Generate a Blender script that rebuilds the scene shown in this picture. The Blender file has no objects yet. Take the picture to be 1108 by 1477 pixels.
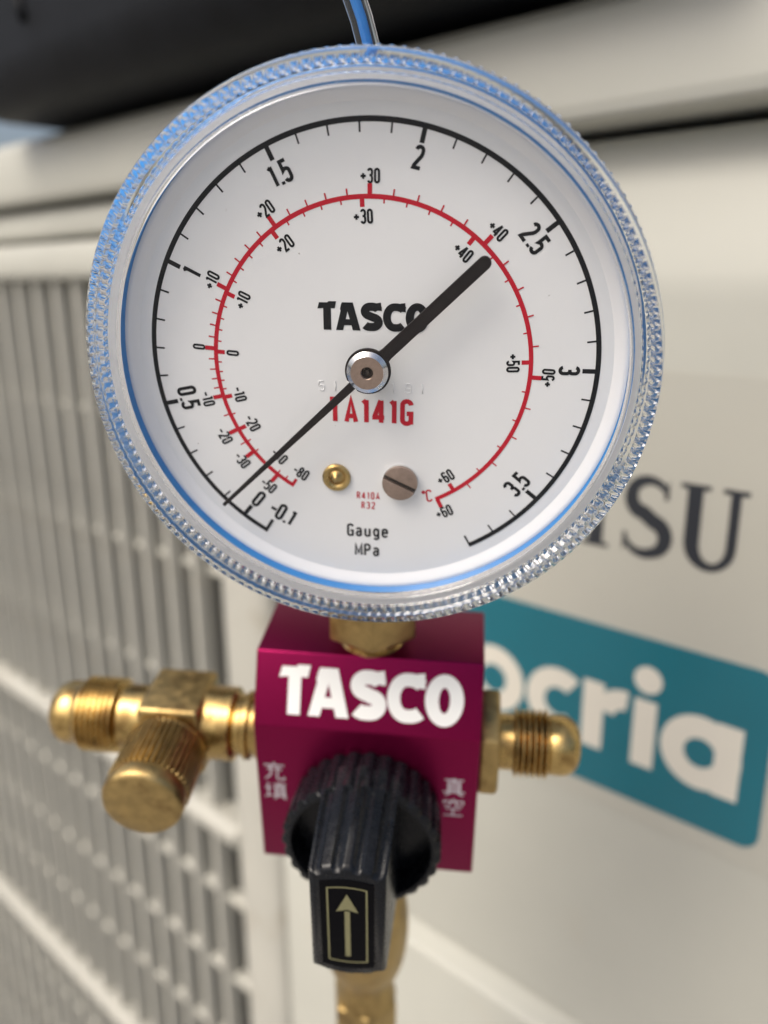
import bpy, bmesh, math
from math import sin, cos, pi, radians
from mathutils import Vector, Matrix

# ------------------------------------------------------------------ scene, camera, light
S = bpy.context.scene
C = bpy.context.collection
MM = 0.001
EYE = Vector((0.0, -0.190, 0.700))            # camera stands 19 cm in front of the unit, 70 cm up
cam_d = bpy.data.cameras.new('camera')
cam = bpy.data.objects.new('camera', cam_d); C.objects.link(cam)
right = Vector((0.750314, 0.661042, -0.007247))
down = Vector((0.175884, -0.210180, -0.961712))
fwd = Vector((-0.637255, 0.720311, -0.273968))
cam.matrix_world = Matrix(((right.x, -down.x, -fwd.x, EYE.x), (right.y, -down.y, -fwd.y, EYE.y),
                           (right.z, -down.z, -fwd.z, EYE.z), (0, 0, 0, 1)))
cam_d.sensor_fit = 'VERTICAL'; cam_d.sensor_height = 36; cam_d.lens = 36 * 1160 / 1477
cam_d.clip_start = 0.002; cam_d.clip_end = 500
cam_d.dof.use_dof = True; cam_d.dof.focus_distance = 0.108; cam_d.dof.aperture_fstop = 10.5
S.camera = cam

SUN_EL, SUN_AZ = radians(53), radians(192)     # azimuth clockwise from +Y
W = bpy.data.worlds.new('World'); S.world = W; W.use_nodes = True
wn = W.node_tree; bg = wn.nodes['Background']
sky = wn.nodes.new('ShaderNodeTexSky'); sky.sky_type = 'NISHITA'; sky.sun_disc = False
sky.sun_elevation = SUN_EL; sky.sun_rotation = SUN_AZ
sky.air_density = 1.0; sky.dust_density = 7.0; sky.ozone_density = 1.0
wn.links.new(sky.outputs[0], bg.inputs[0]); bg.inputs[1].default_value = 0.15
sd = bpy.data.lights.new('sun', 'SUN'); sd.energy = 1.5; sd.angle = radians(30); sd.color = (1.0, 0.985, 0.93)
sun = bpy.data.objects.new('sun', sd); C.objects.link(sun)
sdir = Vector((sin(SUN_AZ) * cos(SUN_EL), cos(SUN_AZ) * cos(SUN_EL), sin(SUN_EL)))
sun.rotation_euler = (-sdir).to_track_quat('-Z', 'Y').to_euler(); sun.location = sdir * 3
vs = S.view_settings; vs.view_transform = 'Standard'; vs.look = 'None'; vs.gamma = 1; vs.use_curve_mapping = False
vs.exposure = 0.22
S.cycles.use_denoising = True
S.cycles.max_bounces = 16; S.cycles.transmission_bounces = 14; S.cycles.transparent_max_bounces = 16
S.cycles.glossy_bounces = 6; S.cycles.diffuse_bounces = 4
S.cycles.sample_clamp_indirect = 6.0; S.cycles.blur_glossy = 0.4

# ------------------------------------------------------------------ materials
def mat(name, col, rough=0.5, metal=0.0, coat=0.0, var=0.0, vscale=400, bump=0.0, bscale=3000, rvar=0.0, spec=0.5, stretch=None, dirt=None, bdist=0.0002):
    m = bpy.data.materials.new(name); m.use_nodes = True
    n = m.node_tree.nodes; l = m.node_tree.links; b = n['Principled BSDF']
    b.inputs['Base Color'].default_value = (*col, 1); b.inputs['Roughness'].default_value = rough
    b.inputs['Metallic'].default_value = metal; b.inputs['Coat Weight'].default_value = coat
    b.inputs['Specular IOR Level'].default_value = spec
    tc = n.new('ShaderNodeTexCoord')
    src = tc.outputs['Object']
    if stretch:
        mp = n.new('ShaderNodeMapping'); mp.inputs['Scale'].default_value = stretch
        l.new(src, mp.inputs[0]); src = mp.outputs[0]
    if var or rvar:
        t = n.new('ShaderNodeTexNoise'); t.inputs['Scale'].default_value = vscale; t.inputs['Detail'].default_value = 6
        t.inputs['Roughness'].default_value = 0.6
        l.new(src, t.inputs['Vector'])
    if var:
        r = n.new('ShaderNodeMapRange'); r.inputs[1].default_value = 0.3; r.inputs[2].default_value = 0.7
        l.new(t.outputs[0], r.inputs[0])
        mx = n.new('ShaderNodeMix'); mx.data_type = 'RGBA'
        mx.inputs[6].default_value = (*[c * (1 - var) for c in col], 1)
        mx.inputs[7].default_value = (*[min(1, c * (1 + var)) for c in col], 1)
        l.new(r.outputs[0], mx.inputs[0]); out = mx.outputs[2]
        if dirt:
            t2 = n.new('ShaderNodeTexNoise'); t2.inputs['Scale'].default_value = dirt[1]; t2.inputs['Detail'].default_value = 8
            l.new(tc.outputs['Object'], t2.inputs['Vector'])
            r2 = n.new('ShaderNodeMapRange'); r2.inputs[1].default_value = dirt[2]; r2.inputs[2].default_value = dirt[2] + 0.12
            r2.inputs[4].default_value = dirt[3]
            l.new(t2.outputs[0], r2.inputs[0])
            m2 = n.new('ShaderNodeMix'); m2.data_type = 'RGBA'; m2.inputs[7].default_value = (*dirt[0], 1)
            l.new(r2.outputs[0], m2.inputs[0]); l.new(out, m2.inputs[6]); out = m2.outputs[2]
        l.new(out, b.inputs['Base Color'])
    if rvar:
        r3 = n.new('ShaderNodeMapRange'); r3.inputs[1].default_value = 0.3; r3.inputs[2].default_value = 0.7
        r3.inputs[3].default_value = max(0.02, rough - rvar); r3.inputs[4].default_value = min(1, rough + rvar)
        l.new(t.outputs[0], r3.inputs[0]); l.new(r3.outputs[0], b.inputs['Roughness'])
    if bump:
        t4 = n.new('ShaderNodeTexNoise'); t4.inputs['Scale'].default_value = bscale; t4.inputs['Detail'].default_value = 3
        l.new(src, t4.inputs['Vector'])
        bp = n.new('ShaderNodeBump'); bp.inputs['Strength'].default_value = bump; bp.inputs['Distance'].default_value = bdist
        l.new(t4.outputs[0], bp.inputs['Height']); l.new(bp.outputs[0], b.inputs['Normal'])
    return m

M = {}
M['dial'] = mat('dial white enamel', (0.80, 0.805, 0.80), 0.32, var=0.015, vscale=60, coat=0.2, dirt=((0.55, 0.53, 0.50), 900, 0.74, 0.5))
M['ink'] = mat('black ink', (0.008, 0.009, 0.011), 0.5, spec=0.15)
M['red'] = mat('red ink', (0.50, 0.008, 0.025), 0.5, spec=0.2)
M['pointer'] = mat('pointer black', (0.013, 0.010, 0.010), 0.45, var=0.2, vscale=900, rvar=0.1, spec=0.2)
M['blue'] = mat('case blue paint', (0.03, 0.23, 0.60), 0.35, var=0.06, vscale=500)
M['gasket'] = mat('white gasket', (0.82, 0.82, 0.82), 0.5)
M['magenta'] = mat('magenta anodised aluminium', (0.21, 0.0025, 0.05), 0.36, metal=0.85, var=0.10, vscale=4000, bump=0.12, bscale=6000, rvar=0.05)
M['white'] = mat('white paint', (0.83, 0.83, 0.80), 0.55)
M['greyprint'] = mat('pale print', (0.58, 0.54, 0.58), 0.5)
M['knob'] = mat('black plastic', (0.006, 0.007, 0.009), 0.26, var=0.2, vscale=700, rvar=0.08, spec=0.22, dirt=((0.10, 0.10, 0.095), 1100, 0.70, 0.5))
M['panel'] = mat('black glossy foil', (0.003, 0.003, 0.004), 0.2, rvar=0.05, vscale=500, spec=0.04)
M['goldprint'] = mat('pale gold print', (0.22, 0.21, 0.105), 0.45, metal=0.2, var=0.1, vscale=1500)
M['brass'] = mat('brass', (0.50, 0.35, 0.135), 0.30, metal=1.0, var=0.14, vscale=350, rvar=0.1, bump=0.05, bscale=5000, dirt=((0.20, 0.115, 0.04), 260, 0.52, 0.65))
M['brassdull'] = mat('cast brass', (0.42, 0.30, 0.125), 0.40, metal=1.0, var=0.18, vscale=500, rvar=0.1, bump=0.2, bscale=3500, dirt=((0.20, 0.125, 0.05), 220, 0.54, 0.55))
M['steel'] = mat('bright steel', (0.72, 0.71, 0.69), 0.16, metal=1.0, var=0.06, vscale=900, rvar=0.06)
M['tintsteel'] = mat('brown steel with painted reflection', (0.36, 0.27, 0.22), 0.4, metal=0.8, var=0.12, vscale=1800, rvar=0.08)  # pinkish reflection on the screw head is put into the base colour
M['slot'] = mat('slot shadow steel', (0.06, 0.05, 0.042), 0.55, metal=0.3, spec=0.3)
M['chrome'] = mat('chrome', (0.78, 0.79, 0.80), 0.07, metal=1.0)
M['panelpaint'] = mat('beige painted steel', (0.405, 0.405, 0.357), 0.5, var=0.04, vscale=14, bump=0.06, bscale=900, rvar=0.05, dirt=((0.42, 0.38, 0.30), 30, 0.66, 0.35))
M['grillepaint'] = mat('beige grille plastic', (0.415, 0.408, 0.36), 0.5, var=0.05, vscale=25, dirt=((0.33, 0.30, 0.24), 45, 0.58, 0.5))
M['film'] = mat('clear film over beige paint', (0.398, 0.392, 0.342), 0.3, var=0.02, vscale=20)
M['teal'] = mat('teal label', (0.005, 0.118, 0.158), 0.3, var=0.04, vscale=40)
M['labelink'] = mat('label cream', (0.60, 0.575, 0.50), 0.4)
M['logo'] = mat('charcoal logo print', (0.02, 0.024, 0.03), 0.4)
M['seam'] = mat('dark gap', (0.03, 0.028, 0.024), 0.8)
M['coil'] = mat('coil fins with painted shade', (0.008, 0.008, 0.008), 0.7, var=0.4, vscale=300)  # shade of the grille gaps put into the near-black colour
M['bag'] = mat('black woven fabric', (0.006, 0.007, 0.009), 0.55, spec=0.15, var=0.3, vscale=60, bump=0.3, bscale=900, bdist=0.0005)
M['ground'] = mat('concrete', (0.30, 0.29, 0.27), 0.9, var=0.2, vscale=6, bump=0.3, bscale=60, bdist=0.003)

def glass_mat():
    m = bpy.data.materials.new('clear polycarbonate'); m.use_nodes = True
    b = m.node_tree.nodes['Principled BSDF']
    b.inputs['Base Color'].default_value = (0.97, 0.985, 1.0, 1); b.inputs['Roughness'].default_value = 0.02
    b.inputs['IOR'].default_value = 1.485; b.inputs['Transmission Weight'].default_value = 1.0
    return m
M['glass'] = glass_mat()
def window_mat():
    m = bpy.data.materials.new('thin clear window'); m.use_nodes = True
    n = m.node_tree.nodes; l = m.node_tree.links; n.remove(n['Principled BSDF'])
    tr = n.new('ShaderNodeBsdfTransparent'); tr.inputs[0].default_value = (0.97, 0.975, 0.98, 1)
    gl = n.new('ShaderNodeBsdfGlossy'); gl.inputs['Roughness'].default_value = 0.06
    fr = n.new('ShaderNodeFresnel'); fr.inputs[0].default_value = 1.36
    mx = n.new('ShaderNodeMixShader')
    l.new(fr.outputs[0], mx.inputs[0]); l.new(tr.outputs[0], mx.inputs[1]); l.new(gl.outputs[0], mx.inputs[2])
    # dust specks on the clear cover
    tc = n.new('ShaderNodeTexCoord'); vo = n.new('ShaderNodeTexVoronoi'); vo.inputs['Scale'].default_value = 190
    l.new(tc.outputs['Object'], vo.inputs['Vector'])
    sep = n.new('ShaderNodeSeparateColor'); l.new(vo.outputs['Color'], sep.inputs[0])
    m1 = n.new('ShaderNodeMath'); m1.operation = 'LESS_THAN'; l.new(vo.outputs['Distance'], m1.inputs[0])
    m3 = n.new('ShaderNodeMath'); m3.operation = 'MULTIPLY'; m3.inputs[1].default_value = 0.035; l.new(sep.outputs[1], m3.inputs[0]); l.new(m3.outputs[0], m1.inputs[1])
    m2 = n.new('ShaderNodeMath'); m2.operation = 'GREATER_THAN'; m2.inputs[1].default_value = 0.7; l.new(sep.outputs[0], m2.inputs[0])
    mm = n.new('ShaderNodeMath'); mm.operation = 'MULTIPLY'; l.new(m1.outputs[0], mm.inputs[0]); l.new(m2.outputs[0], mm.inputs[1])
    m4 = n.new('ShaderNodeMath'); m4.operation = 'MULTIPLY'; m4.inputs[1].default_value = 0.55; l.new(mm.outputs[0], m4.inputs[0])
    df = n.new('ShaderNodeBsdfDiffuse'); df.inputs[0].default_value = (0.6, 0.58, 0.54, 1)
    mx2 = n.new('ShaderNodeMixShader'); l.new(m4.outputs[0], mx2.inputs[0]); l.new(mx.outputs[0], mx2.inputs[1]); l.new(df.outputs[0], mx2.inputs[2])
    l.new(mx2.outputs[0], n['Material Output'].inputs[0])
    return m
M['window'] = window_mat()

# ------------------------------------------------------------------ mesh helpers (all lengths in mm)
class MB:
    def __init__(s): s.v = []; s.f = []; s.sm = []
    def add(s, vs, fs, smooth=False):
        o = len(s.v); s.v += [tuple(p) for p in vs]
        for f in fs: s.f.append([i + o for i in f]); s.sm.append(smooth)
        return s
    def build(s, name, material, parent=None, base=(0, 0, 0), bevel=0.0, segs=2, autosmooth=False):
        me = bpy.data.meshes.new(name)
        me.from_pydata([((x - base[0]) * MM, (y - base[1]) * MM, (z - base[2]) * MM) for x, y, z in s.v], [], s.f)
        for p, k in zip(me.polygons, s.sm): p.use_smooth = k
        bm = bmesh.new(); bm.from_mesh(me)
        if not getattr(s, 'flat', False):
            bmesh.ops.remove_doubles(bm, verts=bm.verts, dist=1e-7)
            bmesh.ops.recalc_face_normals(bm, faces=bm.faces)
        if bevel:
            es = [e for e in bm.edges if len(e.link_faces) == 2 and e.calc_face_angle(0) > radians(14)]
            bmesh.ops.bevel(bm, geom=es, offset=bevel * MM, segments=segs, affect='EDGES', profile=0.5)
            for f in bm.faces: f.smooth = True
        bm.to_mesh(me); bm.free()
        if autosmooth or bevel: me.set_sharp_from_angle(angle=radians(38))
        me.materials.append(M[material])
        o = bpy.data.objects.new(name, me); C.objects.link(o)
        if parent: o.parent = parent
        return o

def frame(axis):
    a = Vector(axis).normalized(); t = Vector((0, 0, 1)) if abs(a.z) < 0.9 else Vector((1, 0, 0))
    u = t.cross(a).normalized(); return u, a.cross(u), a

def lathe(mb, prof, o, axis, n=64, mod=None, smooth=True, closed=False, caps=True):
    """prof: list of (radius, distance along axis); mod(i_profile, theta) -> radius offset"""
    u, w, a = frame(axis); o = Vector(o); vs = []; fs = []
    k = len(prof)
    for j in range(n):
        th = 2 * pi * j / n; d = u * cos(th) + w * sin(th)
        for i, (r, h) in enumerate(prof):
            rr = r + (mod(i, th) if mod else 0)
            vs.append(o + d * rr + a * h)
    for j in range(n):
        j2 = (j + 1) % n
        for i in range(k if closed else k - 1):
            i2 = (i + 1) % k
            fs.append([j * k + i, j * k + i2, j2 * k + i2, j2 * k + i])
    mb.add(vs, fs, smooth)
    if not closed and caps:
        for i, fl in ((0, False), (k - 1, True)):
            if prof[i][0] > 1e-4: mb.add([vs[j * k + i] for j in range(n)], [list(range(n))], False)
    return mb

def prism(mb, poly, fr, t0, t1):
    """poly in (u,v); fr = origin,u,v,normal; extruded from t0 to t1 along the normal"""
    o, u, v, nn = fr; n = len(poly)
    A = [o + u * x + v * y + nn * t0 for x, y in poly]; B = [o + u * x + v * y + nn * t1 for x, y in poly]
    mb.add(A + B, [list(range(n))[::-1], list(range(n, 2 * n))] + [[i, (i + 1) % n, n + (i + 1) % n, n + i] for i in range(n)])
    return mb

def box(mb, x0, x1, y0, y1, z0, z1):
    vs = [(x, y, z) for x in (x0, x1) for y in (y0, y1) for z in (z0, z1)]
    return mb.add(vs, [[0, 1, 3, 2], [4, 6, 7, 5], [0, 4, 5, 1], [2, 3, 7, 6], [0, 2, 6, 4], [1, 5, 7, 3]])

def tube(mb, pts, r, n=16):
    pts = [Vector(p) for p in pts]; vs = []; fs = []
    for i, p in enumerate(pts):
        d = (pts[min(i + 1, len(pts) - 1)] - pts[max(i - 1, 0)]).normalized()
        u, w, _ = frame(d)
        if i and u.dot(pu) < 0: u, w = -u, -w
        pu = u
        vs += [p + (u * cos(2 * pi * j / n) + w * sin(2 * pi * j / n)) * r for j in range(n)]
    for i in range(len(pts) - 1):
        for j in range(n):
            fs.append([i * n + j, i * n + (j + 1) % n, (i + 1) * n + (j + 1) % n, (i + 1) * n + j])
    mb.add(vs, fs, True)
    mb.add(vs[:n], [list(range(n))]); mb.add(vs[-n:], [list(range(n))])
    return mb

def arc(cx, cy, rx, ry, a0, a1, n=10):
    return [(cx + rx * cos(radians(a0 + (a1 - a0) * i / n)), cy + ry * sin(radians(a0 + (a1 - a0) * i / n))) for i in range(n + 1)]

def ribbon(pts, t, closed=False):
    """quads of a stroked polyline of width t"""
    P = [Vector(p) for p in pts]; q = [P[0]]
    for p in P[1:]:
        if (p - q[-1]).length > 1e-5: q.append(p)
    P = q
    if closed and (P[0] - P[-1]).length < 1e-5: P.pop()
    n = len(P); Ls, Rs = [], []
    for i in range(n):
        a = P[i] - P[i - 1] if (i or closed) else P[1] - P[0]
        b = P[(i + 1) % n] - P[i] if (i < n - 1 or closed) else a
        a = a.normalized(); b = b.normalized()
        na = Vector((-a.y, a.x)); nb = Vector((-b.y, b.x)); m = (na + nb)
        m = na if m.length < 1e-4 else m.normalized()
        s = 1 / max(0.45, m.dot(na))
        Ls.append(P[i] + m * s * t / 2); Rs.append(P[i] - m * s * t / 2)
    return [[tuple(Rs[i]), tuple(Rs[(i + 1) % n]), tuple(Ls[(i + 1) % n]), tuple(Ls[i])] for i in range(n if closed else n - 1)]

# ---- stroke lettering, condensed gothic: height 1, centre-line width w
def glyph(c, w=0.34):
    h = w / 2; e = 0.17
    top = arc(h, 1 - e, h, e, 180, 0); bot = arc(h, e, h, e, 360, 180)
    G = {
     '0': [(top + bot, True)],
     '1': [([(h - .03, 0), (h - .03, 1)], False), ([(h - .03, .97), (h - .18, .85)], False)],
     '2': [(arc(h, 1 - e, h, e, 175, 0) + [(w, .70), (w * .9, .58), (.03, .12), (0, 0.0), (w + .02, 0)], False)],
     '3': [(arc(h, 1 - e, h, e, 170, 0) + [(w, .68)] + arc(h, .67, h, .14, 0, -90)[1:], False),
           ([(h - .05, .53)] + arc(h, .38, h, .15, 90, 0) + arc(h, e, h, e, 0, -170), False)],
     '4': [([(w * .78, 0), (w * .78, 1)], False), ([(w * .72, 1), (0, .27), (0, .24), (w + .05, .24)], False)],
     '5': [([(w, 1), (.03, 1), (.03, .52)], False), ([(.03, .55)] + arc(h, .46, h, .14, 150, 0) + arc(h, e, h, e, 0, -170), False)],
     '6': [(arc(h, 1 - e, h, e, 10, 180) + arc(h, e, h, e, 180, 360) + arc(h, .44, h, .14, 0, 170), False)],
     '8': [(arc(h, .76, h * .94, .24, 0, 360, 18), True), (arc(h, .26, h, .26, 0, 360, 18), True)],
     '9': [(arc(h, e, h, e, 190, 360) + arc(h, 1 - e, h, e, 0, 180) + arc(h, .56, h, .14, 180, 350), False)],
     '+': [([(0, .47), (.44, .47)], False), ([(.22, .25), (.22, .69)], False)],
     '-': [([(-.02, .46), (w * 1.0, .46)], False)],
     '.': [([(.05, -.07), (.05, .08)], False)],
     'C': [(arc(h, 1 - e, h, e, 0, 180) + bot[::-1][:1] + arc(h, e, h, e, 180, 360), False)],
     'R': [([(0, 0), (0, 1)], False), ([(0, 1)] + arc(w - .16, .76, .16, .24, 90, -90) + [(0, .52)], False), ([(w * .5, .52), (w + .02, 0)], False)],
     'A': [([(-.02, 0), (h, 1.0), (w + .02, 0)], False), ([(.04, .26), (w - .04, .26)], False)],
     'M': [([(0, 0), (0, 1), (w * .62, .2), (w * 1.24, 1), (w * 1.24, 0)], False)],
     'P': [([(0, 0), (0, 1)], False), ([(0, 1)] + arc(w - .16, .74, .16, .26, 90, -90) + [(0, .48)], False)],
     'T': [([(-.03, 1), (w + .03, 1)], False), ([(h, 0), (h, 1)], False)],
     'G': [(arc(h, 1 - e, h, e, 0, 180) + arc(h, e, h, e, 180, 360) + [(w, .45), (h, .45)], False), ([(w, .12), (w, -.03)], False)],
     'a': [(arc(h * .9, .54, h * .85, .15, 165, 0) + [(h * 1.75, 0)], False), (arc(h * .85, .2, h * .82, .2, 20, 340, 14), False)],
     'u': [([(0, .68)] + arc(h * .9, .16, h * .9, .16, 180, 360) + [(h * 1.8, .68), (h * 1.8, 0)], False)],
     'g': [(arc(h * .9, .36, h * .9, .32, 0, 360, 16), True), ([(h * 1.8, .69), (h * 1.8, -.1)] + arc(h * .9, -.1, h * .9, .15, 0, -160), False)],
     'e': [([(.02, .36), (h * 1.8, .36)] + arc(h * .9, .5, h * .9, .18, 0, 180) + arc(h * .9, .18, h * .9, .18, 180, 340), False)],
     'o': [(arc(.09, .85, .09, .09, 0, 360, 14), True)],   # degree ring
    }
    return G[c]
ADV = {'.': .24, '1': .40, 'M': .66, '+': .60, '-': .46, 'o': .36}
def text(s, size, t, w=0.34, track=0.0):
    """list of quads, centred on its own box; t = stroke width as a share of size"""
    x = 0; out = []
    def k(c): return ADV.get(c, w + .22) + track
    total = sum(k(c) for c in s) - (.22 + track)
    x = -total / 2
    for c in s:
        for pts, cl in glyph(c, w):
            for q in ribbon(pts, t, cl): out.append([((x + px) * size, (py - .5) * size) for px, py in q])
        x += k(c)
    return out

def lay(mb, quads, fr, lift):
    """lay flat print on a plane, each piece a hair above the one before"""
    o, u, v, nn = fr; mb.flat = True
    for i, q in enumerate(quads):
        h = lift + 0.0002 * (i % 211)
        mb.add([o + u * x + v * y + nn * h for x, y in q], [list(range(len(q)))])
    return mb

def place(quads, x, y, rot=0, sx=1, sy=1):
    c, s = cos(rot), sin(rot)
    return [[(x + c * a * sx - s * b * sy, y + s * a * sx + c * b * sy) for a, b in q] for q in quads]

# heavy wordmark, height 1
def wordmark():
    Q = []; x = 0
    def poly(p): Q.append([(x + a, b) for a, b in p])
    poly([(0.0, .76), (.06, .985), (.35, .985), (.40, 1.03), (.66, 1.03), (.61, .78), (.50, .78), (.46, .78), (.2, .78)])
    poly([(.2, .79), (.47, .79), (.47, 0), (.2, 0)])
    x = .64
    poly([(0, 0), (.25, 0), (.42, .72), (.42, 1.0), (.22, 1.0), (.19, .93), (.15, .76), (.17, .70)])
    poly([(.40, 1.0), (.60, 1.0), (.86, 0), (.59, 0), (.40, .72)])
    poly([(.20, .18), (.65, .18), (.60, .40), (.24, .40)])
    x = 1.55
    path = arc(.36, .70, .23, .165, 18, 90, 6) + arc(.30, .70, .19, .165, 90, 255, 10) + arc(.38, .31, .20, .17, 80, -90, 12) + arc(.28, .32, .22, .18, -90, -140, 6)
    Q += [[(x + a, b) for a, b in q] for q in ribbon(path, .295)]
    poly([(.46, .98), (.66, 1.02), (.70, .72), (.50, .74)])
    x = 2.29
    path = arc(.46, .66, .28, .21, 30, 90, 6) + arc(.40, .5, .27, .37, 95, 265, 18) + arc(.46, .33, .28, .2, 270, 325, 6)
    Q += [[(x + a, b) for a, b in q] for q in ribbon(path, .27)]
    poly([(.60, 1.0), (.76, 1.02), (.78, .70), (.60, .72)])
    x = 3.07
    n = 36
    for i in range(n):
        a0, a1 = 2 * pi * i / n, 2 * pi * (i + 1) / n
        Q.append([(x + .40 + rx * cos(a), .5 + ry * sin(a)) for rx, ry, a in ((.40, .53, a0), (.40, .53, a1), (.115, .26, a1), (.115, .26, a0))])
    return [[((a - 1.935), b - .5) for a, b in q] for q in Q]     # width 3.87
WM = wordmark()

def empty(name, loc, label, cat):
    o = bpy.data.objects.new(name, None); C.objects.link(o); o.location = loc; o.empty_display_size = 0.02
    o['label'] = label; o['category'] = cat
    return o

# ------------------------------------------------------------------ ground
g = MB(); box(g, -60000, 60000, -60000, 60000, -200, 0)
o = g.build('ground', 'ground'); o['kind'] = 'structure'

# ------------------------------------------------------------------ outdoor unit (world mm, x along the front, y into the unit, z up; eye height 700)
EZ = 700
UX0, UX1 = -740, 60
unit = empty('outdoor_unit', ((UX0 + UX1) / 2 * MM, 0.14, 0), 'beige air conditioner outdoor unit with slatted grille and teal label behind the gauge', 'air conditioner')
UB = ((UX0 + UX1) / 2, 140, 0)
def ub(mb, name, m, bevel=0, segs=2, parent=None, autosmooth=False): return mb.build(name, m, parent or unit, UB, bevel, segs, autosmooth)
def extrude_profile(mb, prof, x0, x1, smooth=False):
    n = len(prof); A = [(x0, y, z + EZ) for y, z in prof]; B = [(x1, y, z + EZ) for y, z in prof]
    mb.add(A + B, [list(range(n)), list(range(n, 2 * n))[::-1]] + [[i, (i + 1) % n, n + (i + 1) % n, n + i] for i in range(n)], smooth)
    return mb
# painted front panel: leans back above the bend, steps out below the lower crease
prof = [(14, 33.6), (9.6, 33.6), (8.8, 32.8)] + [(8.6 * (1 - t) ** 1.15, 32 * (1 - t) - 1) for t in [i / 10 for i in range(1, 11)]] + [(0, -5), (0, -150)]
prof += [(0, -222), (0, -224.5), (2.2, -226), (2.6, -228)] + [(2.4 - 7.4 * (0.5 - 0.5 * cos(pi * i / 8)), -228.5 - 4.5 * i / 8) for i in range(9)] + [(-5, -400), (-5, -655), (14, -655)]
p = MB(); extrude_profile(p, prof, -221, UX1)
ub(p, 'front_panel', 'panelpaint', autosmooth=True)
# rounded post between grille and panel
post = MB(); prof = []
for i in range(13):
    a = pi * i / 12; prof.append((-240.5 - 15.5 * cos(a), 3 - 9 * sin(a) ** 0.55))
A = [(x, y, EZ - 655) for x, y in prof] + [(-225, 12, EZ - 655), (-256, 8, EZ - 655)]
B = [(x, y, EZ + 1) for x, y in prof] + [(-225, 12, EZ + 1), (-256, 8, EZ + 1)]
n = len(A)
post.add(A + B, [list(range(n)), list(range(n, 2 * n))[::-1]] + [[i, (i + 1) % n, n + (i + 1) % n, n + i] for i in range(n)], True)
ub(post, 'corner_post', 'grillepaint', autosmooth=True)
# frame rail over the grille, upper rail and lid
r = MB(); extrude_profile(r, [(30, 2), (-3, 2), (-5, 4), (-5.5, 8), (-4.5, 14), (-2, 18.6), (30, 18.6)], UX0 + 6, -223)
ub(r, 'grille_top_rail', 'panelpaint', bevel=1.2)
r = MB(); extrude_profile(r, [(30, 21.0), (1.5, 21.0), (0.5, 23), (1.0, 29), (3, 33.6), (30, 33.6)], UX0 + 3, -223)
ub(r, 'upper_rail', 'panelpaint', bevel=0.8)
r = MB(); extrude_profile(r, [(40, 36.2), (-3, 36.2), (-4.2, 37.2), (-4.8, 40), (-4.6, 46), (-3.8, 54), (-2.2, 59.5), (1.5, 63.2), (8, 65), (300, 66), (300, 60), (40, 50)], UX0, UX1 + 3)
ub(r, 'top_lid', 'panelpaint', bevel=0.5)
# dark body behind: casing sides, back and coil
r = MB(); box(r, UX0 + 8, UX1 - 2, 40, 290, EZ - 655, EZ + 48); ub(r, 'casing', 'coil')
r = MB(); box(r, UX0 + 2, UX0 + 8, 4, 296, EZ - 655, EZ + 36.5); ub(r, 'side_panel', 'panelpaint', bevel=1)
r = MB(); box(r, UX1 - 1.5, UX1 + 1, 10, 296, EZ - 655, EZ + 36.5); ub(r, 'side_panel', 'panelpaint', bevel=0.8)
r = MB(); box(r, UX0 + 20, UX1 - 20, 6, 290, 0, EZ - 655.5); ub(r, 'base_plinth', 'seam')
# grille: upright slats, cross ribs and the two bold ledges
def slat_mesh():
    s = MB(); h0, h1 = -648, 2.5
    pr = [(2.3, 9.5), (3.0, 6), (2.7, 2.0), (1.4, -1.2), (-1.4, -1.2), (-2.7, 2.0), (-3.0, 6), (-2.3, 9.5)]
    n = len(pr)
    s.add([(x, y, h0) for x, y in pr] + [(x, y, h1) for x, y in pr],
          [list(range(n)), list(range(n, 2 * n))[::-1]] + [[i, (i + 1) % n, n + (i + 1) % n, n + i] for i in range(n)], True)
    return s
first = None
xs = -276.5; k = 0
while xs > UX0 + 12:
    if first is None:
        first = slat_mesh().build('slat', 'grillepaint', unit, (0, 0, 0), autosmooth=True); s = first
    else:
        s = first.copy(); C.objects.link(s); s.parent = unit
    s.location = ((xs - UB[0]) * MM, -UB[1] * MM, EZ * MM)
    xs -= 18.8
def rib(z, h, y0, y1, name):
    r = MB(); extrude_profile(r, [(y1, z - h / 2), (y0 + h * .25, z - h / 2), (y0, z - h * .2), (y0, z + h * .2), (y0 + h * .25, z + h / 2), (y1, z + h / 2)], UX0 + 9, -254)
    ub(r, name, 'grillepaint', bevel=0.8)
for z in (-57, -119, -182): rib(z, 4.5, 4.6, 9, 'cross_rib')
for z in (-288, -337, -385): rib(z, 5.0, 2.4, 9, 'cross_rib')
for z in (-241, -440): rib(z, 11, -6, 9, 'grille_ledge')
for z in (-489, -537, -586): rib(z, 5.0, 2.4, 9, 'cross_rib')

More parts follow.
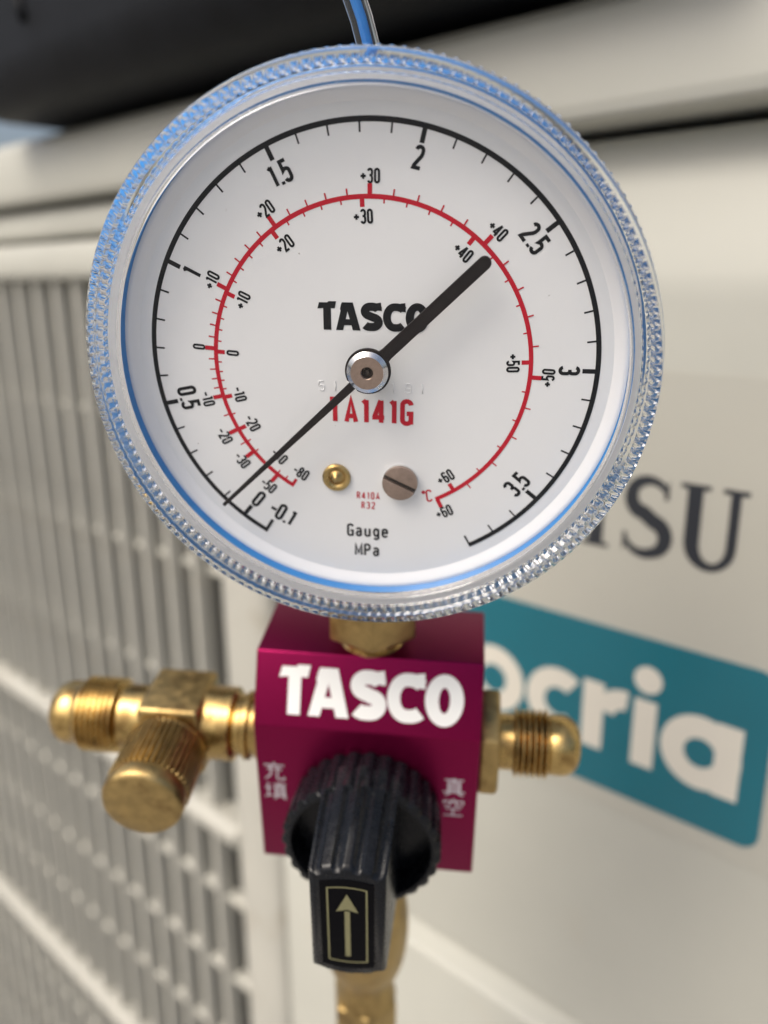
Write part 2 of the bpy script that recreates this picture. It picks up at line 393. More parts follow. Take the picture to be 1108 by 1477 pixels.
# protective film, teal label, printed lettering
r = MB(); box(r, -176, -37, -0.25, 0.5, EZ - 144.2, EZ - 20.7); film = ub(r, 'protective_film', 'film')
def rrect(x0, x1, z0, z1, rad, n=6):
    return arc(x1 - rad, z1 - rad, rad, rad, 0, 90, n) + arc(x0 + rad, z1 - rad, rad, rad, 90, 180, n) + arc(x0 + rad, z0 + rad, rad, rad, 180, 270, n) + arc(x1 - rad, z0 + rad, rad, rad, 270, 360, n)
UF = (Vector((0, 0, EZ)), Vector((1, 0, 0)), Vector((0, 0, 1)), Vector((0, -1, 0)))
r = MB(); prism(r, rrect(-166, -43.6, -138.6, -89.6, 4.5), UF, 0.2, 0.5)
label = ub(r, 'label', 'teal'); label['label'] = 'teal label with pale rounded lettering'
def ring(cx, cz, ro, ri, a0=0, a1=360, n=40):
    out = []
    for i in range(n):
        b0, b1 = radians(a0 + (a1 - a0) * i / n), radians(a0 + (a1 - a0) * (i + 1) / n)
        out.append([(cx + rr * cos(b), cz + rr * sin(b)) for rr, b in ((ri, b0), (ro, b0), (ro, b1), (ri, b1))])
    return out
def letter(name, quads, m='labelink', lift=0.62, parent=None):
    mb = MB(); lay(mb, quads, UF, lift)
    return ub(mb, name, m, parent=parent or label)
zb, xh = -127.0, 20.4; st = 6.3; cz = zb + xh / 2; ro = xh / 2 + .2; ri = ro - st + .4
letter('letter', [[(-163, zb), (-156.5, zb), (-156.5, zb + xh), (-163, zb + xh)]] + ring(-149.5, zb + 12, 8.4, 2.4, 0, 180) + [[(-147.3, zb), (-141.1, zb), (-141.1, zb + 12), (-147.3, zb + 12)]])
letter('letter', ring(-123.2, cz, ro + .3, ri))
letter('letter', ring(-101.0, cz, ro, ri - .2, 52, 308))
letter('letter', [[(-93.2, zb), (-86.9, zb), (-86.9, zb + xh), (-93.2, zb + xh)]] + ring(-80.8, zb + 11.6, 8.8, 3.0, 84, 172) )
letter('letter', [[(-78.2, zb), (-71.9, zb), (-71.9, zb + xh - .6), (-78.2, zb + xh - .6)]] + ring(-75.0, -101.3, 3.9, 0.01))
letter('letter', ring(-60.0, cz, ro, ri - .4) + [[(-56.3, zb), (-49.8, zb), (-49.8, zb + xh), (-56.3, zb + xh)]])
# serif wordmark above the label
zb2 = -67.6; H = 20.6
def srf(x0, x1, z, h=1.2): return [(x0, z), (x1, z), (x1, z + h), (x0, z + h)]
def stem(x, w=4.0): return [[(x - w / 2, zb2), (x + w / 2, zb2), (x + w / 2, zb2 + H), (x - w / 2, zb2 + H)], srf(x - w / 2 - 1.7, x + w / 2 + 1.7, zb2), srf(x - w / 2 - 1.7, x + w / 2 + 1.7, zb2 + H - 1.2)]
def bigU(x0):
    c = x0 + 7.6
    q = [[(x0 + 1, zb2 + 6), (x0 + 4.8, zb2 + 6), (x0 + 4.8, zb2 + H), (x0 + 1, zb2 + H)], [(x0 + 11.2, zb2 + 6), (x0 + 13.6, zb2 + 6), (x0 + 13.6, zb2 + H), (x0 + 11.2, zb2 + H)],
         srf(x0 - .7, x0 + 6.5, zb2 + H - 1.2), srf(x0 + 9.4, x0 + 15.4, zb2 + H - 1.2)]
    for i in range(16):
        a, b = pi + pi * i / 16, pi + pi * (i + 1) / 16
        f = lambda a, rx, rz, cx: (cx + rx * cos(a), zb2 + 6.2 + rz * sin(a))
        q.append([f(a, 6.3, 6.7, x0 + 7.3), f(b, 6.3, 6.7, x0 + 7.3), f(b, 3.2, 4.6, x0 + 8.0), f(a, 3.2, 4.6, x0 + 8.0)])
    return q
def varrib(path, ws):
    out = []
    for i in range(len(path) - 1):
        (x0, y0), (x1, y1) = path[i], path[i + 1]
        def nrm(j):
            a = path[max(j - 1, 0)]; b = path[min(j + 1, len(path) - 1)]; d = Vector((b[0] - a[0], b[1] - a[1])).normalized(); return -d.y, d.x
        n0, n1 = nrm(i), nrm(i + 1); w0, w1 = ws[i] / 2, ws[i + 1] / 2
        out.append([(x0 - n0[0] * w0, y0 - n0[1] * w0), (x1 - n1[0] * w1, y1 - n1[1] * w1), (x1 + n1[0] * w1, y1 + n1[1] * w1), (x0 + n0[0] * w0, y0 + n0[1] * w0)])
    return out
def bigS(x0):
    path = arc(x0 + 6.6, zb2 + 15.0, 5.0, 4.9, 25, 150, 10) + arc(x0 + 5.9, zb2 + 15.3, 4.0, 4.2, 165, 235, 6) + [(x0 + 5.6, zb2 + 11.2), (x0 + 7.6, zb2 + 9.7)] + arc(x0 + 6.8, zb2 + 5.3, 4.6, 4.4, 50, -60, 10) + arc(x0 + 5.8, zb2 + 5.6, 5.2, 5.0, -75, -155, 7)
    n = len(path); ws = [1.5 + 2.6 * sin(pi * i / (n - 1)) ** 1.3 for i in range(n)]
    return varrib(path, ws) + [[(x0 + 10.4, zb2 + 15.4), (x0 + 11.6, zb2 + 15.4), (x0 + 11.4, zb2 + 20.4), (x0 + 10.6, zb2 + 18.5)], [(x0 + .2, zb2 + 5.6), (x0 + 1.3, zb2 + 5.6), (x0 + 1.3, zb2 + 2.4), (x0 + .3, zb2 + .3)]]
logo = []
for q in (stem(-160) + [srf(-160, -148.5, zb2 + H - 1.3, 1.3), srf(-160, -150.5, zb2 + 10, 1.3)], bigU(-145.5), stem(-121.5) , stem(-110.5),
          stem(-93.0, 4.2) + [srf(-101, -85.2, zb2 + H - 1.3, 1.3)], bigS(-85.6), bigU(-70.6)):
    letter('logo_letter', q, 'logo', 0.36, film)

# ------------------------------------------------------------------ black bag on the lid
def soft_box(mb, c, half, e1=4.5, e2=3.2, nu=48, nv=32, fn=None):
    vs = []; fs = []
    sp = lambda a, e: math.copysign(abs(a) ** (2 / e), a)
    for j in range(nv + 1):
        ph = -pi / 2 + pi * j / nv
        for i in range(nu):
            th = 2 * pi * i / nu
            p = Vector((half[0] * sp(cos(ph), e2) * sp(cos(th), e1), half[1] * sp(cos(ph), e2) * sp(sin(th), e1), half[2] * sp(sin(ph), e2)))
            if fn: p = fn(p)
            vs.append(Vector(c) + p)
    for j in range(nv):
        for i in range(nu):
            fs.append([j * nu + i, j * nu + (i + 1) % nu, (j + 1) * nu + (i + 1) % nu, (j + 1) * nu + i])
    mb.add(vs, fs, True)
    return mb
bag = empty('tool_bag', (-0.175, 0.06, 0.7665), 'black soft tool bag lying on top of the outdoor unit', 'bag')
BB = (-175, 60, 766.5)
b = MB(); box(b, -386, -58, -30, 190, EZ + 66.8, EZ + 236)
b.build('bag_body', 'bag', bag, BB, bevel=17, segs=6)
b = MB(); tube(b, [(-312 - i * 2.2, -30.0, EZ + 92 + i * 5) for i in range(22)], 2.2, 10)
b.build('seam_piping', 'bag', bag, BB)

# ------------------------------------------------------------------ gauge manifold
# local frame: origin at the middle of the dial, x right, y away from the viewer, z up along the gauge stem
Rg = Matrix(((0.816314, -0.566667, 0.111896), (0.576975, 0.809046, -0.112000), (-0.027062, 0.155989, 0.987388)))
P0 = EYE + Vector((-76.334, 83.693, -11.086)) * MM
GB = Vector((-3.0, 12.0, -196.0))                         # base of the assembly, in mm
gm = empty('gauge_manifold', P0 + Rg @ (GB * MM), 'round white pressure gauge on magenta valve block with brass fittings', 'pressure gauge')
gm.rotation_euler = Rg.to_euler()
def gb(mb, name, m, parent=None, bevel=0, segs=2, autosmooth=False, label=None):
    o = mb.build(name, m, parent or gm, GB, bevel, segs, autosmooth)
    if label: o['label'] = label
    return o
BACK = (0, 1, 0)

# case, gasket, dial
c = MB(); lathe(c, [(34.9, 0.4), (34.9, -2.95), (36.6, -2.95), (36.6, 4), (36.0, 6), (36.0, 22), (33, 26), (0.001, 26.4)], (0, 0, 0), BACK, 160)
gb(c, 'case', 'blue', label='blue painted gauge case')
c = MB(); lathe(c, [(33.2, 0.0), (33.2, 0.6)], (0, 0, 0), BACK, 160, smooth=False)
dial = gb(c, 'dial', 'dial')
c = MB(); lathe(c, [(33.0, -0.02), (33.5, -0.25), (34.2, -0.75), (34.6, -0.85), (34.85, -0.8), (34.85, 0.5), (33.0, 0.5)], (0, 0, 0), BACK, 160, closed=True)
gb(c, 'inner_ring', 'gasket', autosmooth=True)

c = MB(); lathe(c, [(35.05, -2.97), (35.05, -3.15), (36.4, -3.15), (36.4, -2.97)], (0, 0, 0), BACK, 160, closed=True)
gb(c, 'lip_seal', 'gasket', autosmooth=True)
c = MB(); lathe(c, [(36.61, -1.9), (36.78, -1.8), (36.78, -0.5), (36.61, -0.4)], (0, 0, 0), BACK, 160, closed=True)  # added white band, lightens the tones refracted through the bezel
gb(c, 'pale_band', 'gasket', autosmooth=True)
DF = (Vector((0, 0, 0)), Vector((1, 0, 0)), Vector((0, 0, 1)), Vector((0, -1, 0)))
pa = lambda v: 1.46 + 76.72 * (v - 1.85)                 # dial angle of a pressure, clockwise from the top
pol = lambda a, r: (r * sin(radians(a)), r * cos(radians(a)))
def sector(r0, r1, a0, a1, n=120, taper=None):
    out = []
    for i in range(n):
        b0, b1 = a0 + (a1 - a0) * i / n, a0 + (a1 - a0) * (i + 1) / n
        out.append([pol(b0, r0), pol(b0, r1), pol(b1, r1), pol(b1, r0)][::-1])
    return out
def tick(a, r0, r1, w):
    c_, s_ = cos(radians(a)), sin(radians(a))
    f = lambda r, t: (r * s_ + t * c_, r * c_ - t * s_)
    return [f(r0, -w / 2), f(r0, w / 2), f(r1, w / 2), f(r1, -w / 2)]
q = sector(30.62, 31.3, pa(-.1) - .2, pa(3.8) + .2, 200)
for i in range(-1, 39):
    a = pa(i / 10)
    if i in (0, 5, 10, 15, 20, 25, 30, 35): q.append(tick(a, 28.95, 30.8, .62))
    elif i in (-1,): q.append(tick(a, 28.9, 31.3, .5))
    elif i == 38: q.append(tick(a, 29.3, 31.3, .3))
    else: q.append(tick(a, 29.45, 30.8, .24))
mb = MB(); lay(mb, q, DF, 0.02); gb(mb, 'pressure_scale', 'ink', dial, label='black printed pressure scale')

OUT = {60: 153.5, 50: 92.4, 40: 42.1, 30: 0, 20: -34.5, 10: -63, 0: -85.3, -10: -103.2, -20: -117.1, -30: -127.5, -50: -140.3}
INN = {60: 146.2, 50: 87.0, 40: 38.1, 30: -2.7, 20: -36.4, 10: -64.3, 0: -86.4, -10: -103.9, -20: -117.3, -30: -127.9, -50: -140.0, -80: -147.4}
def lagr(D, t):
    ks = sorted(D); best = sorted(sorted(ks, key=lambda k: abs(k - t))[:3]); s = 0
    for i in best:
        m = 1
        for j in best:
            if i != j: m *= (t - j) / (i - j)
        s += D[i] * m
    return s
q = sector(21.72, 22.32, -147.4 - .4, 153.5 + .6, 180)
for D, r0, r1, m0, m1 in ((OUT, 22.1, 23.55, 22.1, 23.1), (INN, 20.75, 22.0, 21.25, 22.0)):
    for k, a in D.items():
        if k == -80: q.append(tick(a, 20.9, 22.3, .45)); continue
        if (D is INN and k in (-30, -50)): q.append(tick(a, m0, m1, .2)); continue
        q.append(tick(a, r0, r1, .6))
    for t in range(2, 60, 2):
        if t % 10: q.append(tick(lagr(D, t), m0, m1, .2))
    for t in (-2, -4, -6, -8): q.append(tick(lagr(D, t), m0, m1, .2))
    for t in (-15, -25): q.append(tick(lagr(D, t), m0, m1, .2))
    q.append(tick(-143.8, 21.25, 22.0, .2) if D is INN else tick(-134.5, 21.25, 22.0, .2))
mb = MB(); lay(mb, q, DF, 0.02); gb(mb, 'temperature_scale', 'red', dial, label='red printed temperature scale')

def numeral(s, a, r, size, t, w, m='ink', track=0, rot=None):
    x, y = pol(a, r)
    th = radians(-a if abs(a) < 92.1 else -a + 180) if rot is None else rot
    mb = MB(); lay(mb, place(text(s, size, t, w, track), x, y, th), DF, 0.045); gb(mb, 'numeral', m, dial)
for s, a, r in (('1.5', -25.1, 27.1), ('1', -63.5, 27.15), ('0.5', -101.7, 27.1), ('0', -140.8, 27.2), ('-0.1', -149.6, 26.9), ('2', 13.0, 27.2), ('2.5', 51.0, 27.2), ('3', 89.6, 27.1), ('3.5', 128.3, 27.1)):
    numeral(s, a, r + .1, 2.45, .19, .34, track=.02)
for k, a in OUT.items():
    numeral(('+' if k > 0 else '') + str(k), a if k != 50 else 92.3, 24.45, 1.55, .185, .32, track=.03)
for k, a in INN.items():
    if k in (-30, -50): continue
    numeral(('+' if k > 0 else '') + str(k), a + (0.6 if k == 20 else 0), 19.6, 1.55, .185, .32, track=.03)
numeral('-40', -135.6, 19.6, 1.55, .185, .32, track=.03)
def words(name, s, x, y, size, t, w, m, track=0, rot=0, sx=1):
    mb = MB(); lay(mb, place(text(s, size, t, w, track), x, y, radians(rot), sx), DF, 0.05); return gb(mb, name, m, dial)
words('degree_sign', 'oC', 8.35, -19.35, 1.75, .14, .38, 'red', -.02, 8)
words('printed_word', 'R410A', -.45, -19.75, 1.02, .155, .36, 'red', .18)
words('printed_word', 'R32', -.45, -21.35, 1.02, .155, .36, 'red', .18)
words('printed_word', 'Gauge', -.55, -25.6, 1.85, .175, .40, 'ink', .10)
words('printed_word', 'MPa', -.65, -28.9, 1.85, .175, .40, 'ink', .12)
words('model_number', 'TA141G', 0.0, -6.6, 3.3, .205, .37, 'red', .11)
mb = MB(); lay(mb, place(WM, .35, 6.75, 0, 15.2 / 3.87, 3.75), DF, 0.05); gb(mb, 'wordmark', 'ink', dial, label='black printed wordmark')
# embossed serial number: thin raised beads
mb = MB(); x = -7.4
for ch in '51203191':
    for pts, cl in glyph(ch, .62):
        pts = list(pts) + ([pts[0]] if cl else [])
        tube(mb, [(x + px * 1.25, -0.02, -3.75 + py * 1.35) for px, py in pts], .085, 6)
    x += 2.05
gb(mb, 'embossed_number', 'dial', dial)

# pointer, with its turned hub
u = Vector((-sin(radians(46.0)), 0, -cos(radians(46.0)))); v = Vector((u.z, 0, -u.x))
PF = (Vector((0, -2.6, 0)), u, v, Vector((0, -1, 0)))
pol_p = [(30.4, -.26), (30.4, .26), (2.9, .58)] + [(3.15 * cos(b), 3.15 * sin(b)) for b in [radians(18 + 8 * i) for i in range(19)]] + \
        [(-3.6, .88), (-20.8, .88)] + [(-20.8 - .88 * sin(radians(b)), .88 * cos(radians(b))) for b in range(15, 180, 15)] + [(-20.8, -.88), (-3.6, -.88)] + \
        [(3.15 * cos(b), 3.15 * sin(b)) for b in [radians(198 + 8 * i) for i in range(19)]] + [(2.9, -.58)]
mb = MB(); prism(mb, pol_p, PF, 0, 0.5); pointer = gb(mb, 'pointer', 'pointer', bevel=0.06, segs=1)
mb = MB(); lathe(mb, [(1.2, 2.7), (1.2, 0.2)], (0, -2.6, 0), BACK, 32); gb(mb, 'spindle', 'steel', pointer)
mb = MB(); lathe(mb, [(2.85, -.45), (2.85, -.95), (2.25, -1.45), (2.2, -1.45)], (0, -2.6, 0), BACK, 64, caps=False); gb(mb, 'hub_rim', 'steel', pointer, autosmooth=True)
mb = MB(); lathe(mb, [(2.24, -.9), (2.24, -1.47), (.9, -1.47), (.8, -1.35), (.8, -.3), (.001, -.25)], (0, -2.6, 0), BACK, 64, caps=False); gb(mb, 'hub_cap', 'tintsteel', pointer, autosmooth=True)
mb = MB(); lathe(mb, [(.79, -.3), (.79, -.55), (.4, -.6), (.3, -.95), (.001, -1.0)], (0, -2.6, 0), BACK, 32); gb(mb, 'hub_pin', 'slot', pointer, autosmooth=True)  # dark colour carries the shade inside the hub hole

# slotted screw and rivet on the dial
sc = Vector((4.35, 0, -17.2)); ang = radians(-25)
mb = MB(); lathe(mb, [(2.55, 0.05), (2.55, -.75), (2.45, -.9), (2.2, -.95)], sc, BACK, 48); 
mb = MB(); su = Vector((cos(ang), 0, sin(ang))); sv = Vector((-sin(ang), 0, cos(ang)))
for sgn in (1, -1):
    a0 = math.asin(.30 / 2.6)
    half = [(2.6 * cos(a0 + (pi - 2 * a0) * i / 24), sgn * 2.6 * sin(a0 + (pi - 2 * a0) * i / 24)) for i in range(25)]
    prism(mb, half, (sc, su, sv, Vector((0, -1, 0))), 0.45, 1.15)
screw = gb(mb, 'slotted_screw', 'tintsteel', bevel=0.08, segs=2)
mb = MB(); lathe(mb, [(2.62, .05), (2.62, -.45), (.001, -.47)], sc, BACK, 48); gb(mb, 'screw_rim', 'steel', screw, autosmooth=True)
mb = MB(); prism(mb, [(-2.58, -.29), (2.58, -.29), (2.58, .29), (-2.58, .29)], (sc, su, sv, Vector((0, -1, 0))), .46, .52); gb(mb, 'slot', 'slot', screw)
rc = Vector((-5.15, 0, -17.0))
mb = MB(); lathe(mb, [(2.1, .05), (2.1, -.35), (1.85, -.55), (1.5, -.5), (1.15, -.2), (1.05, -.25), (.75, -.5), (.35, -.95), (.001, -1.1)], rc, BACK, 48)
gb(mb, 'rivet', 'brass', autosmooth=True)

# clear screw-on bezel: knurled skirt and stepped rim; thin flat window
NT = 160
prof = [(34.4, -3.4), (34.4, -4.9), (34.6, -5.1), (35.5, -5.1), (35.65, -5.25), (35.75, -5.55), (35.95, -5.65), (36.6, -5.65), (36.75, -5.8), (36.9, -6.1), (37.1, -6.25), (37.75, -6.25), (38.1, -6.1), (38.3, -5.6),
        (38.3, -4.8), (38.2, -4.1), (38.2, -3.8), (38.35, -3.4), (38.35, 1.2), (38.1, 1.8), (37.2, 1.9), (37.0, 1.6), (37.0, -2.2), (36.8, -2.9), (36.6, -3.25), (35.0, -3.25)]
def kn(i, th):
    if i in (17, 18): return 0.30 * abs(cos(th * NT / 2)) ** 1.6
    if i in (8, 9): return 0.045 * cos(th * NT)
    if i in (21, 22): return 0.04 * cos(th * NT)
    return 0
mb = MB(); lathe(mb, prof, (0, 0, 0), BACK, NT * 6, kn, closed=True)
bez = gb(mb, 'clear_bezel', 'glass', autosmooth=True, label='clear plastic bezel with knurled edge')
mb = MB(); mb.add([(34.38 * cos(2 * pi * i / 128), -4.6, 34.38 * sin(2 * pi * i / 128)) for i in range(128)], [list(range(128))])
gb(mb, 'window', 'window', bez)

# hanging hook behind the top of the case; blue core stands in for its reflection
hk = [(-1.1, 17, 32), (-1.5, 17, 37.5), (-3.2, 17, 43.5), (-6.5, 17.2, 52), (-9.5, 18, 60)]
hk += [(-9.5 - 9 + 9 * cos(radians(a)), 18 + a * .02, 60 + 9 * sin(radians(a)) + a * .01) for a in range(15, 230, 15)]
mb = MB(); tube(mb, hk, 0.48, 20); hook = gb(mb, 'hanging_hook', 'blue', label='hanging hook, its blue reflection made as a blue core in a clear tube')
mb = MB(); tube(mb, hk, 1.6, 28); gb(mb, 'clear_shell', 'glass', hook)  # added clear tube, imitates the pale reflected edges of the hook

# stem: hex nut and threaded collar
def hexprism(mb, o, axis, rad, h0, h1, ph=0, ch=0.8):
    u_, w_, a_ = frame(axis); o = Vector(o); vs = []
    for k_, (h, rr) in enumerate(((h0, rad * .93), (h0 + ch, rad), (h1 - ch, rad), (h1, rad * .93))):
        vs += [o + a_ * h + (u_ * cos(ph + pi / 3 * i) + w_ * sin(ph + pi / 3 * i)) * rr for i in range(6)]
    fs = [list(range(6))[::-1], list(range(18, 24))]
    for k_ in range(3):
        fs += [[k_ * 6 + i, k_ * 6 + (i + 1) % 6, k_ * 6 + 6 + (i + 1) % 6, k_ * 6 + 6 + i] for i in range(6)]
    mb.add(vs, fs); return mb
UPV = (0, 0, 1); SX = -1.4
mb = MB(); hexprism(mb, (SX, 12, 0), UPV, 8.6, -51.0, -42.0, radians(8), .6); gb(mb, 'stem_nut', 'brassdull', bevel=0.2)
mb = MB(); lathe(mb, [(5.0, -51.2), (5.0, -51.6), (5.6, -52.0), (5.6, -52.5), (5.1, -52.9), (5.6, -53.3), (5.6, -54.0)], (SX, 12, 0), UPV, 48); gb(mb, 'stem_collar', 'brass', autosmooth=True)
mb = MB(); lathe(mb, [(6.2, -42.2), (6.2, -34)], (SX, 12, 0), UPV, 48); gb(mb, 'stem', 'brassdull')

# valve block
X0, X1 = -21.4, 18.8
bp_ = [(6.5, -53.4), (0.9, -65.5), (0.9, -97.3), (23.5, -97.3), (23.5, -53.4)]
mb = MB(); n = len(bp_)
mb.add([(X0, y, z) for y, z in bp_] + [(X1, y, z) for y, z in bp_], [list(range(n))[::-1], list(range(n, 2 * n))] + [[i, (i + 1) % n, n + (i + 1) % n, n + i] for i in range(n)])
block = gb(mb, 'valve_block', 'magenta', bevel=0.35, segs=3, label='magenta anodised valve block')
fa = Vector((0, 6.5, -53.4)); fb = Vector((0, 0.9, -65.5)); up = (fa - fb).normalized(); nn = Vector((1, 0, 0)).cross(up)
FF = (fb + Vector((-.75, 0, 0)) + up * 6.55, Vector((1, 0, 0)), up, nn if nn.y < 0 else -nn)
mb = MB(); lay(mb, place(WM, 0, 0, 0, 32.6 / 3.87, 8.6), FF, 0.06); gb(mb, 'wordmark', 'white', block, label='white printed wordmark')
KJ = {
 'fill1': [[(.5, 1.0), (.5, .86)], [(.05, .84), (.95, .84)], [(.42, .82), (.22, .62), (.72, .64)], [(.62, .74), (.82, .56)], [(.36, .56), (.33, .3), (.08, .04)], [(.62, .56), (.62, .1), (.70, .04), (.92, .04), (.94, .2)]],
 'fill2': [[(.17, .95), (.17, .2)], [(.02, .66), (.34, .66)], [(.0, .14), (.34, .26)], [(.42, .88), (.98, .88)], [(.70, 1.0), (.68, .76)], [(.50, .76), (.50, .24)], [(.90, .76), (.90, .24)], [(.50, .76), (.90, .76)], [(.50, .62), (.90, .62)], [(.50, .48), (.90, .48)], [(.50, .34), (.90, .34)], [(.38, .22), (1.0, .22)], [(.60, .18), (.42, .02)], [(.80, .18), (.96, .02)]],
 'vac1': [[(.1, .90), (.9, .90)], [(.5, 1.0), (.48, .78)], [(.25, .76), (.25, .26)], [(.75, .76), (.75, .26)], [(.25, .76), (.75, .76)], [(.25, .62), (.75, .62)], [(.25, .48), (.75, .48)], [(.25, .34), (.75, .34)], [(.03, .22), (.97, .22)], [(.36, .18), (.12, .02)], [(.64, .18), (.90, .02)]],
 'vac2': [[(.5, 1.0), (.5, .88)], [(.08, .70), (.08, .86), (.92, .86), (.92, .70)], [(.38, .82), (.34, .64), (.12, .52)], [(.62, .82), (.62, .60), (.90, .60)], [(.2, .42), (.8, .42)], [(.5, .42), (.5, .06)], [(.08, .05), (.92, .05)]],
}
KF = (Vector((0, 0.9, 0)), Vector((1, 0, 0)), Vector((0, 0, 1)), Vector((0, -1, 0)))
for k_, x, z in (('fill1', -18.1, -75.9), ('fill2', -18.1, -80.6), ('vac1', 14.6, -76.3), ('vac2', 14.6, -81.1)):
    q = []
    for st_ in KJ[k_]: q += ribbon(st_, .068)
    mb = MB(); lay(mb, [[(x + (a - .5) * 4.1, z + (b - .5) * 4.1) for a, b in r_] for r_ in q], KF, 0.05)
    gb(mb, 'printed_character', 'greyprint', block)

# knob: fluted skirt, bar handle, arrow panel
KC = Vector((-1.0, 0.9, -82.6)); NF = 27
def fl(i, th):
    if i in (1, 2, 3): return 0.36 * max(-1, min(1, 2.2 * cos(th * NF) + .6))
    return 0
mb = MB(); lathe(mb, [(12.3, 0.05), (13.0, -0.6), (13.35, -4), (13.6, -9.2), (13.1, -9.7), (12.3, -9.7), (12.1, -9.2), (11.8, -5.2), (0.001, -5.0)], KC, BACK, NF * 8, fl)
knob = gb(mb, 'knob', 'knob', autosmooth=True, label='black fluted control knob')
# bar handle: straight sides, fluted rounded ends, drafted towards the tip
def bar_section(hw, hh, amp, n=44):
    pts = []
    Rr = 13.6 * hh / 13.4
    a0 = math.asin(hw / Rr)
    for sg in (1, -1):
        e = []
        for i in range(n + 1):
            a = -a0 + 2 * a0 * i / n
            rr = Rr + amp * max(-1, min(1, 2.2 * cos(a / a0 * 2 * pi * 1.9) + .6))
            e.append((rr * sin(a), rr * cos(a)))
        if sg < 0: e = [(-x, -y) for x, y in e]
        pts += e if sg > 0 else e
    return pts
levels = [(-4.8, 6.35, 13.5, .32), (-9.5, 6.2, 13.3, .32), (-23.6, 5.9, 11.75, .28), (-24.3, 5.7, 11.5, .18), (-24.7, 5.2, 11.0, .0)]
vs = []; fs = []
for y, hw, hh, am in levels:
    sec = bar_section(hw, hh, am); k_ = len(sec); vs += [KC + Vector((x, y, z)) for x, z in sec]
for j in range(len(levels) - 1):
    fs += [[j * k_ + i, j * k_ + (i + 1) % k_, (j + 1) * k_ + (i + 1) % k_, (j + 1) * k_ + i] for i in range(k_)]
fs += [list(range(k_))[::-1], list(range((len(levels) - 1) * k_, len(levels) * k_))]
mb = MB(); mb.add(vs, fs, True); gb(mb, 'bar_handle', 'knob', knob, autosmooth=True)
TF = (KC + Vector((0, -24.7, 0)), Vector((1, 0, 0)), Vector((0, 0, 1)), Vector((0, -1, 0)))
def bulged(hw, hh, b): return [(-hw, -hh), ] + [(hw * (i / 8 - 1), 0) for i in range(0)] + [(hw * (2 * i / 10 - 1), -hh - b * (1 - (2 * i / 10 - 1) ** 2)) for i in range(1, 10)] + [(hw, -hh)] + [(hw, hh)] + [(hw * (1 - 2 * i / 10), hh + b * (1 - (2 * i / 10 - 1) ** 2)) for i in range(1, 10)] + [(-hw, hh)]
mb = MB(); prism(mb, bulged(4.2, 9.2, .7), TF, -0.3, 0.12); panel = gb(mb, 'arrow_panel', 'panel', knob)
q = ribbon(bulged(3.05, 8.0, .35), .26, True)
mb = MB(); lay(mb, q, TF, 0.15); gb(mb, 'gold_border', 'goldprint', knob)
q = [[(-.42, -7.0), (.42, -7.0), (.42, 3.2), (-.42, 3.2)], [(-1.75, 3.0), (-.1, 3.55), (.1, 3.55), (1.75, 3.0), (0, 6.9)]]
mb = MB(); lay(mb, q, TF, 0.15); gb(mb, 'arrow', 'goldprint', knob)

# ---- brass fittings
RX = (1, 0, 0); LX = (-1, 0, 0)
def thread(r0, r1, h0, h1, pitch):
    out = []; n_ = int(round((h1 - h0) / pitch))
    for i in range(n_):
        a_ = h0 + i * pitch
        out += [(r0, a_), (r1 - .05, a_ + pitch * .38), (r1 - .05, a_ + pitch * .62)]
    out.append((r0, h1)); return out
fz = -74.5
mb = MB(); hexprism(mb, (0, 12, fz), RX, 10.6, X1 - .2, X1 + 3.6, radians(22), .5); gb(mb, 'side_nut', 'brassdull', bevel=0.2)
pr = [(5.2, X1 + 3.4), (5.2, X1 + 6.2)] + thread(5.3, 6.35, X1 + 6.4, X1 + 12.9, 1.08) + [(5.5, X1 + 13.2), (5.6, X1 + 15.0)] + [(2.2 + 3.4 * cos(radians(a)), X1 + 15.2 + 3.6 * sin(radians(a))) for a in range(0, 91, 15)] + [(.001, X1 + 18.8)]
mb = MB(); lathe(mb, pr, (0, 12, fz), RX, 64); gb(mb, 'flare_port', 'brass', autosmooth=True)
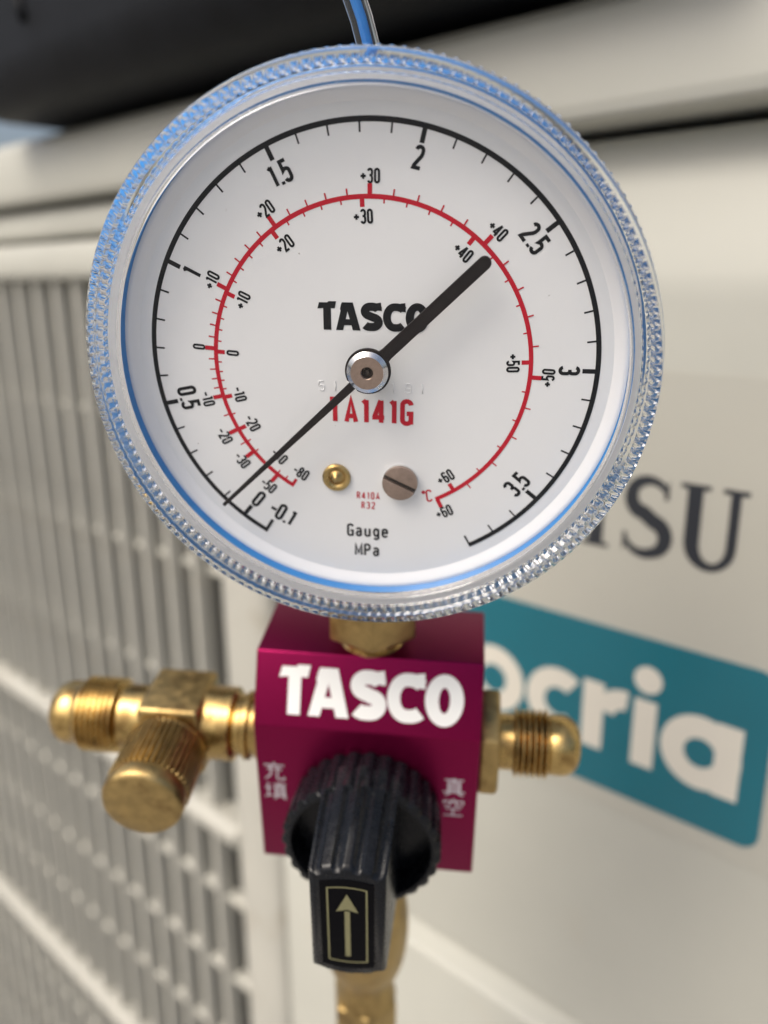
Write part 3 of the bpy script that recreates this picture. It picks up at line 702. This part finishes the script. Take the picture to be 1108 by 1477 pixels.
# left tee with charging port
lz = -75.2
pr = [(6.4, 21.2), (6.4, 23.4), (5.6, 23.8), (5.6, 24.6), (6.6, 25.0), (6.6, 25.8), (5.9, 26.2), (5.9, 27.4), (7.1, 28.2), (7.1, 34.2)]
mb = MB(); lathe(mb, pr, (0, 12, lz), LX, 64); gb(mb, 'tee_neck', 'brass', autosmooth=True)
mb = MB(); box(mb, -45.3, -33.2, 5.2, 18.8, lz - 7.4, lz + 7.4); tee = gb(mb, 'tee_body', 'brassdull', bevel=1.0, segs=3)
pr = [(6.2, 45.0), (6.2, 50.2), (6.6, 50.5)] + thread(6.4, 7.3, 50.8, 59.0, 1.1) + [(6.2, 59.3), (6.2, 61.0)] + [(2.6 + 3.6 * cos(radians(a)), 61.2 + 3.8 * sin(radians(a))) for a in range(0, 91, 15)] + [(.001, 65.0)]
mb = MB(); lathe(mb, pr, (0, 12, lz), LX, 64); gb(mb, 'flare_port', 'brass', autosmooth=True)
CAPX = -39.4; FWD = Vector((0.02, -1, -0.03))
mb = MB(); lathe(mb, [(5.6, 0), (5.6, 3)], (CAPX, 7, lz), FWD, 48); gb(mb, 'tee_branch', 'brassdull')
NK = 42
def kk(i, th): return 0.42 * max(-1, min(1, 1.6 * cos(th * NK))) if i in (3, 4) else 0
pr = [(5.2, 1.2), (6.2, 2.0), (6.9, 2.6), (7.0, 3.0), (7.05, 13.2), (6.9, 13.5), (7.15, 13.9), (7.3, 14.6), (7.25, 16.2), (6.9, 16.9), (6.2, 17.3), (3, 17.35), (.001, 17.35)]
mb = MB(); lathe(mb, pr, (CAPX, 7, lz), FWD, NK * 8, kk); gb(mb, 'charging_cap', 'brassdull', autosmooth=True, label='knurled brass charging port cap')
# lower valve fitting and hose end under the block
bx = -3.2
pr = [(6.0, -97.0), (6.0, -106), (7.5, -110)] + [(4.5 + 5.0 * cos(radians(a)) ** .8, -128 - 15.5 * sin(radians(a))) for a in range(-75, 80, 10)] + [(5.6, -145.5), (6.1, -147), (6.4, -149.5), (6.9, -151)]
mb = MB(); lathe(mb, pr, (bx, 12, 0), UPV, 64); gb(mb, 'lower_valve_body', 'brassdull', autosmooth=True)
mb = MB(); hexprism(mb, (bx - .2, 12, 0), UPV, 7.9, -172, -150.5, radians(12), .8); gb(mb, 'hose_nut', 'brassdull', bevel=0.25)
mb = MB(); lathe(mb, [(6, -171), (6, -196), (.001, -196)], (bx - .2, 12, 0), UPV, 48); gb(mb, 'hose_end', 'brassdull')
